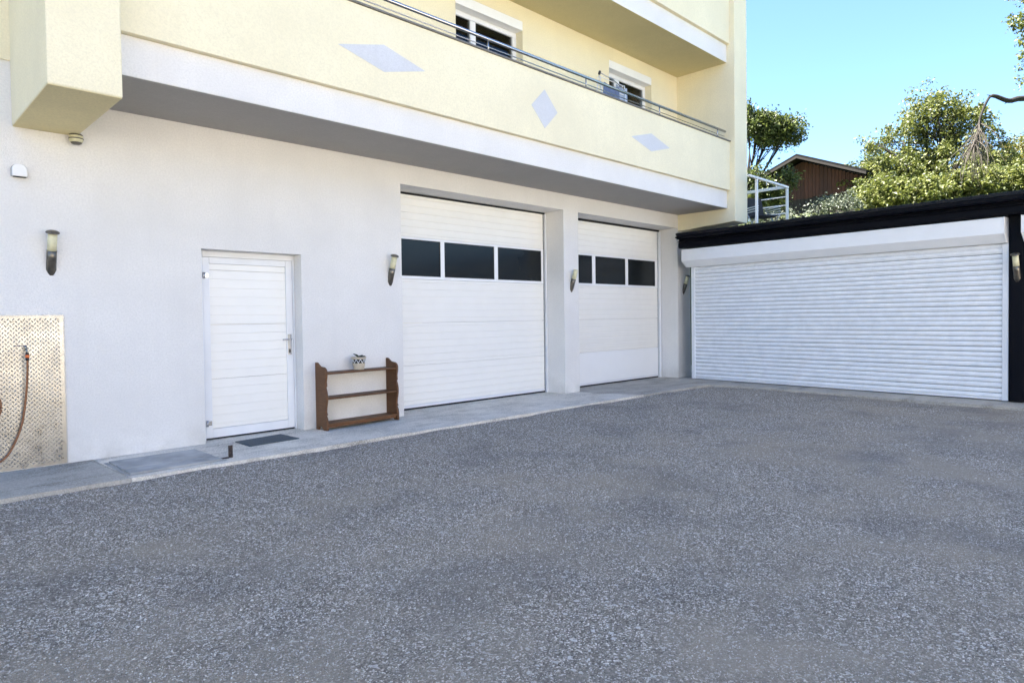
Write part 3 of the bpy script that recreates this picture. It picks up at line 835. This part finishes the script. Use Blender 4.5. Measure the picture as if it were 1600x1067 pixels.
hp = [(0, 0, -0.072), (-0.002, 0.01, -0.2), (-0.012, 0.03, -0.38), (-0.028, 0.05, -0.55), (-0.055, 0.06, -0.70), (-0.10, 0.06, -0.83), (-0.16, 0.055, -0.95), (-0.23, 0.05, -1.015), (-0.31, 0.05, -1.04), (-0.39, 0.05, -1.0),
      (-0.42, 0.05, -0.90), (-0.36, 0.05, -0.78), (-0.26, 0.055, -0.66), (-0.215, 0.06, -0.56), (-0.205, 0.06, -0.50), (-0.22, 0.06, -0.42), (-0.30, 0.06, -0.36), (-0.45, 0.06, -0.36)]
def smooth_path(pts, k=5):
    P = [Vector(p) for p in pts]; out = []
    for i in range(len(P) - 1):
        p0, p1, p2, p3 = P[max(i-1, 0)], P[i], P[i+1], P[min(i+2, len(P)-1)]
        for j in range(k):
            t = j / k
            out.append(0.5 * ((2*p1) + (p2-p0)*t + (2*p0-5*p1+4*p2-p3)*t*t + (3*p1-p0-3*p2+p3)*t**3))
    out.append(P[-1]); return out
MB().tube(smooth_path(hp), 0.0095, 10).build('tube', M['hose'], hs)

# hatch cover set in the apron
hc = empty('hatch_cover', (2.22, -0.68, 0.001), 0, 'grey board-marked cover slab lying in the concrete strip before the wall', 'cover slab')
for i, (a, b) in enumerate(((-0.40, -0.150), (-0.136, 0.098), (0.112, 0.36))):
    MB().prism_z([(-0.415, a), (0.42, a + 0.02), (0.415, b + 0.01), (-0.41, b)], 0.001, 0.016 + 0.002 * (i % 2)).build('board', M['slab'], hc, 0.003)
MB().prism_z([(-0.45, -0.43), (0.45, -0.415), (0.445, -0.395), (-0.42, -0.405), (-0.415, 0.37), (-0.45, 0.37)], 0.0005, 0.004).build('joint', M['slab'], hc)

ib = empty('iron_bracket', (2.745, -1.0, 0.0), 0, 'rusty L-shaped iron bracket standing on the concrete edge', 'bracket')
MB().box(-0.022, 0.022, -0.004, 0.004, 0.002, 0.128).build('upright', M['rust'], ib)
MB().box(-0.13, -0.0225, -0.018, 0.018, 0.002, 0.012).build('foot', M['rust'], ib)

dm = MB().prism_z([(3.13, -0.17), (3.128, -0.571), (3.74, -0.537), (3.722, -0.09)], 0.002, 0.011).build('door_mat', M['mat'], bevel=0.003)
tag(dm, 'dark slate door mat in front of the white side door', 'door mat')

# ------------------------------------------------------------------ shelf and flower pot
sh = empty('shelf', (4.215, -0.062, 0.001), R(3.2), 'low dark brown wooden shelf with scalloped sides against the white wall', 'shelf')
D = 0.245
side = [(0, 0), (-0.05, 0.0), (-0.06, 0.03), (-0.085, 0.042), (-0.12, 0.042), (-0.15, 0.028), (-0.165, 0.0), (-D, 0), (-D, 0.10), (-D + 0.008, 0.15), (-D + 0.03, 0.185), (-D + 0.012, 0.20), (-D + 0.028, 0.235),
        (-D + 0.022, 0.29), (-D + 0.01, 0.34), (-D, 0.385), (-D, 0.44), (-D + 0.012, 0.49), (-D + 0.032, 0.545), (-D + 0.016, 0.562), (-D + 0.022, 0.62), (-D + 0.006, 0.69), (-D + 0.004, 0.745), (-D + 0.02, 0.775), (-D + 0.055, 0.797),
        (-0.135, 0.803), (-0.10, 0.808), (-0.065, 0.83), (-0.035, 0.852), (0, 0.855)]
for x in (0.0, 1.118):
    MB().prism_x(side, x, x + 0.03).build('side_board', M['shelf_wood'], sh, 0.003)
for z, d in ((0.705, 0.225), (0.388, 0.235), (0.062, 0.240)):
    MB().box(0.0305, 1.1175, -d, -0.004, z, z + 0.024).build('shelf_board', M['shelf_wood'], sh, 0.003)
MB().box(0.0305, 1.1175, -0.215, -0.198, 0.032, 0.0615).build('apron_board', M['shelf_wood'], sh, 0.002)

pt = empty('flower_pot', (4.80, -0.155, 0.7315), 0, 'cream flower pot with black zigzag band on top of the brown shelf', 'flower pot')
MB().lathe([(0.0, 0), (0.066, 0.0), (0.069, 0.006), (0.082, 0.083), (0.0835, 0.09), (0.0885, 0.135), (0.092, 0.148), (0.100, 0.153), (0.101, 0.168), (0.094, 0.169), (0.088, 0.152), (0.0, 0.15)], 28).build('pot', M['pot'], pt)
MB().lathe([(0.0838, 0.088), (0.0898, 0.142)], 28).build('band', M['pot_black'], pt)
zz = MB(); nz = 10
for k in range(nz):
    a0 = 2 * math.pi * k / nz; a1 = a0 + math.pi / nz; a2 = a0 + 2 * math.pi / nz
    for p, q in (((a0, 0.0895, 0.1405), (a1, 0.0845, 0.0895)), ((a1, 0.0845, 0.0895), (a2, 0.0895, 0.1405))):
        pts = [(((1-t)*p[1]+t*q[1]) * math.cos((1-t)*p[0]+t*q[0]) * 1.01, ((1-t)*p[1]+t*q[1]) * math.sin((1-t)*p[0]+t*q[0]) * 1.01, (1-t)*p[2]+t*q[2]) for t in (0, .33, .66, 1)]
        zz.tube(pts, 0.0035, 5)
zz.build('zigzag', M['new_white'], pt)
drum(MB(), 0, 0.004, 0.09, 0.09).build('soil', M['soil'], pt).matrix_local = Matrix.Translation((0, 0, 0.156)) @ Matrix.Rotation(R(90), 4, 'X')
for az, le, li, w in ((200, 0.11, 0.35, 0.018), (150, 0.08, 0.9, 0.016), (20, 0.10, 0.25, 0.02), (-30, 0.09, 0.45, 0.02), (100, 0.10, 0.8, 0.017), (-80, 0.09, 0.3, 0.02), (250, 0.07, 0.6, 0.018), (-45, 0.11, 0.12, 0.02)):
    a = R(az + 45); pts = []; 
    for t in (0, .25, .5, .75, 1):
        rr = le * t; pts.append((rr * math.cos(a) * math.cos(li), rr * math.sin(a) * math.cos(li), 0.160 + le * math.sin(li) * (t - 0.35 * t * t) * 1.1))
    MB().tube(pts, [0.004, w * .6, w * .62, w * .45, 0.003], 6).build('leaf', M['plant'], pt)

# ------------------------------------------------------------------ things on the balcony
dr = empty('drying_rack', (9.70, -0.72, 3.974), 0, 'white laundry rack behind the balcony railing with clothes on it', 'drying rack')
fr = MB()
for x in (-0.36, 0.36):
    fr.tube([(x, -0.20, 0.002), (x, -0.02, 1.58)], 0.010, 6).tube([(x, 0.20, 0.002), (x, 0.02, 1.58)], 0.010, 6)
for z in (1.58, 1.42):
    fr.tube([(-0.37, 0, z), (0.37, 0, z)], 0.008, 6)
fr.build('frame', M['white_rail'], dr)
MB().tube([(-0.37, -0.03, 1.63), (0.0, -0.03, 1.60), (0.37, -0.03, 1.50)], 0.008, 6).build('bar', M['steel'], dr)
MB().tube([(-0.39, -0.03, 1.60), (-0.37, -0.03, 1.655)], 0.022, 8).build('knob', M['black_plastic'], dr)
def cloth(name, x0, x1, zt, zb, y, mat, label, seed):
    r = random.Random(seed); nx_, nz_ = 18, 12; v = []
    ph = r.uniform(0, 6)
    for side_ in (0, 1):
        for i in range(nx_ + 1):
            for j in range(nz_ + 1):
                u, w = i / nx_, j / nz_
                d = 0.018 * math.sin(u * 14 + ph) * w + 0.010 * math.sin(u * 31 + 3 * w + ph) * w + (0.012 if side_ else 0)
                sag = 0.03 * math.sin(math.pi * u) * (1 - w)
                v.append((x0 + (x1 - x0) * (0.5 + (u - 0.5) * (0.80 + 0.25 * w)), y + d, zt - (zt - zb) * w - sag + 0.02 * math.sin(u * 9 + ph) * w))
    m1 = (nx_ + 1) * (nz_ + 1); f = []
    for i in range(nx_):
        for j in range(nz_):
            a = i * (nz_ + 1) + j
            f.append((a, a + nz_ + 1, a + nz_ + 2, a + 1)); f.append((m1 + a, m1 + a + 1, m1 + a + nz_ + 2, m1 + a + nz_ + 1))
    o = MB().add(v, f, True).build(name, mat)
    return tag(o, label, 'clothing', 'laundry on the balcony')
cloth('shirt', 9.38, 9.92, 5.47, 4.85, -0.765, M['shirt'], 'dark blue shirt hanging at the left of the laundry rack', 1)
cloth('shirt', 9.84, 10.24, 5.55, 4.95, -0.70, M['pale_shirt'], 'pale blue-grey shirt hanging at the right of the laundry rack', 2)
def curtain(x0, x1, z0, z1, y, mat, label):
    v = []; n = 40
    for z in (z0, z1):
        for i in range(n + 1):
            u = i / n; v.append((x0 + (x1 - x0) * u, y + 0.025 * math.sin(u * (x1 - x0) * 40), z))
    f = [(i, i + 1, n + 2 + i, n + 1 + i) for i in range(n)]
    o = MB().add(v, f, True).build('curtain', mat)
    so = o.modifiers.new('thick', 'SOLIDIFY'); so.thickness = 0.004
    return tag(o, label, 'curtain')
curtain(6.76, 7.16, 4.05, 5.93, 0.42, M['curtain'], 'deep blue curtain behind the nearer balcony window')
curtain(11.3, 11.95, 4.05, 6.3, 0.45, M['brown_curtain'], 'brown curtain behind the farther balcony window')

# ------------------------------------------------------------------ roof terrace railing and chair
tr = empty('terrace_railing', (15.0, -1.63, 3.135), 0, 'white metal railing on the garage roof beside the house', 'railing')
def zt(z): return z - 3.135
for x, y in ((0, 0), (-1.53, 0.0), (0, 2.6)):
    MB().box(x - 0.024, x + 0.024, y - 0.024, y + 0.024, 0.002, zt(4.20)).build('post', M['white_rail'], tr, 0.004)
MB().box(-1.9, 0.03, -0.03, 0.03, zt(4.205), zt(4.25)).build('top_rail', M['white_rail'], tr, 0.008)
MB().box(-0.03, 0.03, 0.0305, 2.9, zt(4.205), zt(4.27)).build('top_rail', M['white_rail'], tr, 0.008)
for z in (4.02, 3.83, 3.65):
    MB().tube([(0, 0.03, zt(z)), (0, 2.85, zt(z))], 0.014, 8).build('rail', M['white_rail'], tr)
for x in (-0.55, -1.05):
    MB().tube([(x, 0, zt(4.13)), (x, 0, zt(4.205))], 0.010, 6).build('bracket', M['white_rail'], tr)

ch = empty('garden_chair', (14.43, -1.30, 3.137), R(-30), 'dark folding chair on the roof terrace behind the white railing', 'chair')
MB().box(-0.25, 0.25, -0.24, 0.24, 0.40, 0.425).build('seat', M['slat_dark'], ch)
b = MB().box(-0.25, 0.25, -0.012, 0.012, 0, 0.46).build('backrest', M['slat_dark'], ch, 0.004); b.location = (0, 0.25, 0.44); b.rotation_euler = (R(-16), 0, 0)
for x in (-0.28, 0.28):
    MB().tube([(x, -0.27, 0.002), (x, 0.24, 0.62)], 0.014, 6).build('leg', M['grey_zinc'], ch)
    MB().tube([(x, 0.27, 0.002), (x, -0.25, 0.42)], 0.014, 6).build('leg', M['grey_zinc'], ch)
    for k in range(3):
        MB().box(x - 0.02, x + 0.02, -0.26, 0.26, 0.60 - 0.05 * k, 0.612 - 0.05 * k).build('armrest', M['white_rail'], ch)

# ------------------------------------------------------------------ barn on the slope
bn = empty('barn', (31.2, 3.9, 4.6), 0, 'weathered red-brown plank barn with shallow gable roof on the slope', 'barn')
# gable faces -x; ridge at local y = 0.5
ry, rz = 0.45, 3.98
sl = 0.405
yl, yr = 3.0, -2.45
MB().prism_x([(yr + 0.25, 0), (yl - 0.3, 0), (yl - 0.3, rz - 0.2 - (yl - .3 - ry) * sl), (ry, rz - 0.2), (yr + 0.25, rz - 0.2 - (ry - yr - .25) * sl)], 0.05, 7.0).build('wall', M['dark_void'], bn)
y = yr + 0.27; w = 0.155
while y < yl - 0.4:
    top = rz - 0.22 - abs(y + w / 2 - ry) * sl - 0.03
    w = rnd.uniform(0.13, 0.19)
    if y > -99:
        MB().box(0.0 - rnd.uniform(0, 0.012), 0.045, y, y + w - 0.012, 2.06 + rnd.uniform(-.03, .03), max(2.2, top)).build('plank', M['barn_wood'], bn)
        MB().box(0.02 - rnd.uniform(0, 0.012), 0.048, y, y + w - 0.014, 0.0, 2.05).build('plank', M['barn_low'], bn)
    y += w
for (a, za), (b_, zb_) in (((ry, rz), (yl, rz - (yl - ry) * sl)), ((ry, rz), (yr, rz - (ry - yr) * sl))):
    MB().prism_x([(a, za), (b_, zb_), (b_, zb_ - 0.10), (a, za - 0.10)], -0.75, 7.4).build('roof', M['barn_roof'], bn)
    MB().prism_x([(a, za - 0.102), (b_, zb_ - 0.102), (b_, zb_ - 0.20), (a, za - 0.20)], -0.78, -0.70).build('barge_board', M['barn_low'], bn)

# ------------------------------------------------------------------ trees
def leaves(centers, per, spread, size, seed, up=0.35):
    g = np.random.default_rng(seed)
    m_ = len(centers); C0 = np.asarray(centers, float)
    sp0 = np.asarray(spread, float) * np.ones(m_)
    dr_ = g.normal(0, 1, (m_, 3)) + np.array([0, 0, 0.25]) + 1.1 * (C0 - C0.mean(0)) / (np.linalg.norm(C0 - C0.mean(0), axis=1)[:, None] + 1e-6)
    dr_ /= np.linalg.norm(dr_, axis=1)[:, None]
    c = np.repeat(C0, per, 0); n = len(c); sp_ = np.repeat(sp0, per); dd = np.repeat(dr_, per, 0)
    u = g.uniform(-1.0, 1.7, n)
    p = c + dd * (u * sp_ * 1.25)[:, None] + g.normal(0, 1, (n, 3)) * (sp_ * (0.62 - 0.22 * u))[:, None]
    p[:, 2] -= 0.10 * sp_ * u * u
    nrm = g.normal(0, 1, (n, 3)); nrm[:, 2] = np.abs(nrm[:, 2]) + up; nrm /= np.linalg.norm(nrm, axis=1)[:, None]
    t = np.cross(nrm, g.normal(0, 1, (n, 3))); t /= np.linalg.norm(t, axis=1)[:, None] + 1e-9
    b = np.cross(nrm, t)
    s = size * g.uniform(0.4, 1.15, n)[:, None]
    fold = nrm * s * 0.18
    v = np.stack([p - t * s, p - b * s * 0.55 + fold, p + t * s, p + b * s * 0.55 + fold], 1).reshape(-1, 3)
    f = np.arange(n * 4).reshape(n, 4)
    return v, f
def tree(name, base, blobs, clumps, per, lsize, mat, label, cat, seed, trunk_r=0.14, group=None, spread=0.2, bare=None):
    """blobs: (x,y,z,rx,rz) crown masses in world space"""
    r = random.Random(seed)
    e = empty(name, base, 0, label, cat, group)
    B = Vector(base)
    tot = sum(bl[3] ** 2 * bl[4] for bl in blobs); cents = []; wood_ = MB(); spr = []
    cm = Vector((0, 0, 0))
    for bl in blobs: cm += Vector(bl[:3])
    cm /= len(blobs)
    fork = B.lerp(Vector((cm.x, cm.y, min(bl[2] for bl in blobs))), 0.75)
    fork.x = B.x + (fork.x - B.x) * 0.5; fork.y = B.y + (fork.y - B.y) * 0.5
    pts = [B + Vector((0, 0, -0.2)), B.lerp(fork, 0.5) + Vector((r.uniform(-.06, .06), r.uniform(-.06, .06), 0)), fork]
    wood_.tube([p - B for p in smooth_path(pts, 4)], [trunk_r * (1.15 - 0.45 * i / 8) for i in range(9)], 9)
    for bl in blobs:
        c = Vector(bl[:3]); k = max(6, int(clumps * bl[3] ** 2 * bl[4] / tot))
        mid = fork.lerp(c, 0.5) + Vector((r.uniform(-.2, .2), r.uniform(-.2, .2), r.uniform(0, .25)))
        path = smooth_path([fork, mid, c], 4)
        wood_.tube([p - B for p in path], [trunk_r * (0.62 - 0.5 * i / 8) for i in range(9)], 6)
        for q in range(k):
            th, ph = r.uniform(0, 2 * math.pi), math.acos(r.uniform(-1, 1))
            rad = r.uniform(0.35, 1.0) ** 0.5 * r.uniform(0.86, 1.12)
            p = c + Vector((bl[3] * rad * math.sin(ph) * math.cos(th), bl[3] * rad * math.sin(ph) * math.sin(th), bl[4] * rad * math.cos(ph)))
            cents.append(p); spr.append(spread * r.uniform(0.55, 1.35))
            if q % 2 == 0:
                s0 = path[r.randint(4, 8)]
                m_ = s0.lerp(p, 0.55) + Vector((r.uniform(-.1, .1), r.uniform(-.1, .1), r.uniform(-.05, .15)))
                wood_.tube([s0 - B, m_ - B, p - B], [0.022, 0.013, 0.005], 4, caps=False)
    wood_.build('trunk', M['bark'], e)
    v, f = leaves([tuple(c - B) for c in cents], per, spr, lsize, seed)
    np_mesh('crown', v, f, mat, e)
    return e
tree('fruit_tree', (23.0, 3.9, 3.7), [(23.93, 3.12, 8.3, .6, .5), (24.3, 2.75, 8.05, .62, .45), (24.72, 2.3, 8.05, .48, .38), (23.6, 3.4, 8.75, .35, .3), (23.75, 3.25, 6.45, .4, .3), (24.0, 2.95, 5.85, .6, .45), (24.65, 2.3, 6.3, .3, .28)],
     230, 80, 0.07, M['leaf_dark'], 'leafy tree rising behind the corner of the house, left of the barn', 'tree', 21, 0.11)
tree('bush', (26.4, 3.1, 4.5), [(25.5, 3.5, 5.4, .75, .6), (25.2, 3.8, 5.5, .9, .7)], 70, 46, 0.085, M['leaf_dark'], 'dark bush partly covering the left end of the barn', 'bush', 22, 0.05)
tree('leafy_tree', (33.0, -0.4, 5.5), [(34.4, -0.3, 9.9, 1.3, 1.05), (33.6, 0.9, 9.0, 1.0, .9), (35.2, -1.1, 9.6, 1.1, .9), (34.6, 0.1, 10.6, .8, .6), (33.2, 0.6, 7.6, 1.5, 1.1), (34.4, -1.0, 7.5, 1.7, 1.3), (32.5, 1.3, 7.0, 1.2, .9), (35.5, -2.0, 7.4, 1.5, 1.0), (31.7, 1.9, 6.7, .9, .75), (32.4, 1.7, 8.9, .55, .45), (36.0, -1.9, 9.0, .6, .5)],
     480, 84, 0.083, M['leaf_green'], 'large light green tree in the middle of the slope, right of the barn', 'tree', 23, 0.2, spread=0.26)
tree('yellow_tree', (44.5, -3.2, 6.4), [(44.4, -1.9, 9.4, 1.6, 1.0), (45.0, -3.0, 9.9, 1.8, 1.1), (43.4, -0.6, 9.0, 1.1, .7), (44.0, -2.4, 8.2, 2.0, 1.1)], 240, 70, 0.088, M['leaf_yellow'], 'yellowing tree farther back at the right edge', 'tree', 24, 0.2, spread=0.28)
tree('far_tree', (40.5, 3.0, 6.3), [(39.8, 4.4, 9.0, 1.2, .75), (40.2, 3.2, 9.3, 1.3, .75), (39.0, 5.2, 8.6, .9, .55), (41, 2.2, 9.2, 1.2, .7), (40, 3.5, 8.0, 2.0, .9)], 220, 70, 0.092, M['leaf_dark'], 'distant green tree whose top shows just right of the barn roof', 'tree', 25, 0.16, spread=0.26)
tree('grey_shrub', (24.6, 1.05, 4.05), [(24.5, 1.2, 4.95, .5, .35), (25.0, 0.85, 5.15, .5, .4), (24.9, 0.35, 5.1, .45, .35), (23.9, 2.0, 4.75, .5, .3), (23.2, 2.6, 4.7, .5, .3)], 95, 60, 0.055, M['leaf_grey'], 'pale grey-green shrub below the barn wall', 'shrub', 26, 0.03, spread=0.15)
for k, (x, y, z, a) in enumerate(((27.5, -0.3, 5.3, 'light green bush above the gutter, nearest the grey shrub'), (28.9, -1.7, 5.5, 'light green bush above the gutter, below the big tree'), (30.4, -3.1, 5.7, 'light green bush above the gutter, at the right edge'))):
    tree('green_bush', (x, y, z - 0.6), [(x, y, z + 0.35, 0.95, .55), (x + .4, y + .6, z + 0.5, .8, .5), (x + .2, y - .8, z + 0.45, .85, .5)], 110, 78, 0.08, M['leaf_green'], a, 'bush', 30 + k, 0.05, 'bushes above the garage gutter')

# near tree reaching in from the right with a dead hanging branch
nt_ = empty('overhanging_tree', (30.5, -7.2, 4.6), 0, 'tree at the top right with a bent dead branch reaching over the yard', 'tree')
NB = Vector((30.5, -7.2, 4.6))
MB().tube([p - NB for p in smooth_path([NB + Vector((0, 0, -.3)), (30.4, -7.1, 6.2), (30.2, -6.9, 8.2), (30.3, -6.8, 10.5), (30.2, -6.6, 13)], 4)], [0.26 - 0.013 * i for i in range(17)], 10).build('trunk', M['bark'], nt_)
bp = [(30.25, -6.9, 8.0), (29.0, -5.6, 8.25), (27.75, -4.22, 8.40), (27.35, -3.85, 8.32), (27.0, -3.47, 8.50), (26.85, -3.32, 8.28), (26.68, -3.18, 7.75), (26.60, -3.12, 7.25), (26.52, -3.05, 6.9)]
sp_ = smooth_path(bp, 4)
MB().tube([p - NB for p in sp_], [max(0.022, 0.13 - 0.0042 * i) if i < 17 else 0.045 - 0.0014 * (i - 17) for i in range(len(sp_))], 8).tube([Vector((27.0, -3.47, 8.50)) - NB, Vector((26.85, -3.33, 8.53)) - NB], [.03, .008], 5).tube([Vector((27.35, -3.85, 8.32)) - NB, Vector((27.25, -3.75, 8.22)) - NB], [.04, .006], 5).build('branch', M['bark'], nt_)
tw = MB(); r = random.Random(5)
for k in range(75):
    s0 = Vector(sp_[r.randint(24, len(sp_) - 1)]); p = [s0]
    d = Vector((r.uniform(-.5, .5), r.uniform(-.45, .55), r.uniform(-.9, -.1))).normalized()
    for j in range(5):
        d = (d + Vector((r.uniform(-.25, .25), r.uniform(-.25, .25), -0.18))).normalized(); p.append(p[-1] + d * r.uniform(0.16, 0.42))
    tw.tube([q - NB for q in p], [0.014, 0.011, 0.008, 0.006, 0.0045, 0.0025], 4, caps=False)
tw.build('twig', M['pale_twig'], nt_)
cs = []; g = random.Random(9); wd = MB()
for (x, y, z, a, b_) in ((27.85, -4.15, 11.2, .42, .6), (27.9, -4.15, 12.2, .5, .6), (27.95, -4.3, 9.15, .26, .36), (27.95, -4.3, 10.1, .3, .5), (29.3, -5.6, 11.2, 1.1, 1.3), (28.9, -5.0, 12.8, 1.0, .8)):
    wd.tube([Vector((30.2, -6.7, z - .8)) - NB, Vector((29.3, -5.6, z + .3)) - NB, Vector((x, y, z)) - NB], [.05, .03, .008], 6)
    for k in range(int(34 * a * b_ / .5)):
        th, ph, q = g.uniform(0, 6.28), math.acos(g.uniform(-1, 1)), g.uniform(.2, 1) ** .5
        cs.append((x + a * q * math.sin(ph) * math.cos(th) - NB.x, y + a * q * math.sin(ph) * math.sin(th) - NB.y, z + b_ * q * math.cos(ph) - NB.z))
wd.build('limb', M['bark'], nt_)
v, f = leaves(cs, 36, 0.15, 0.07, 40)
np_mesh('crown', v, f, M['leaf_green'], nt_)
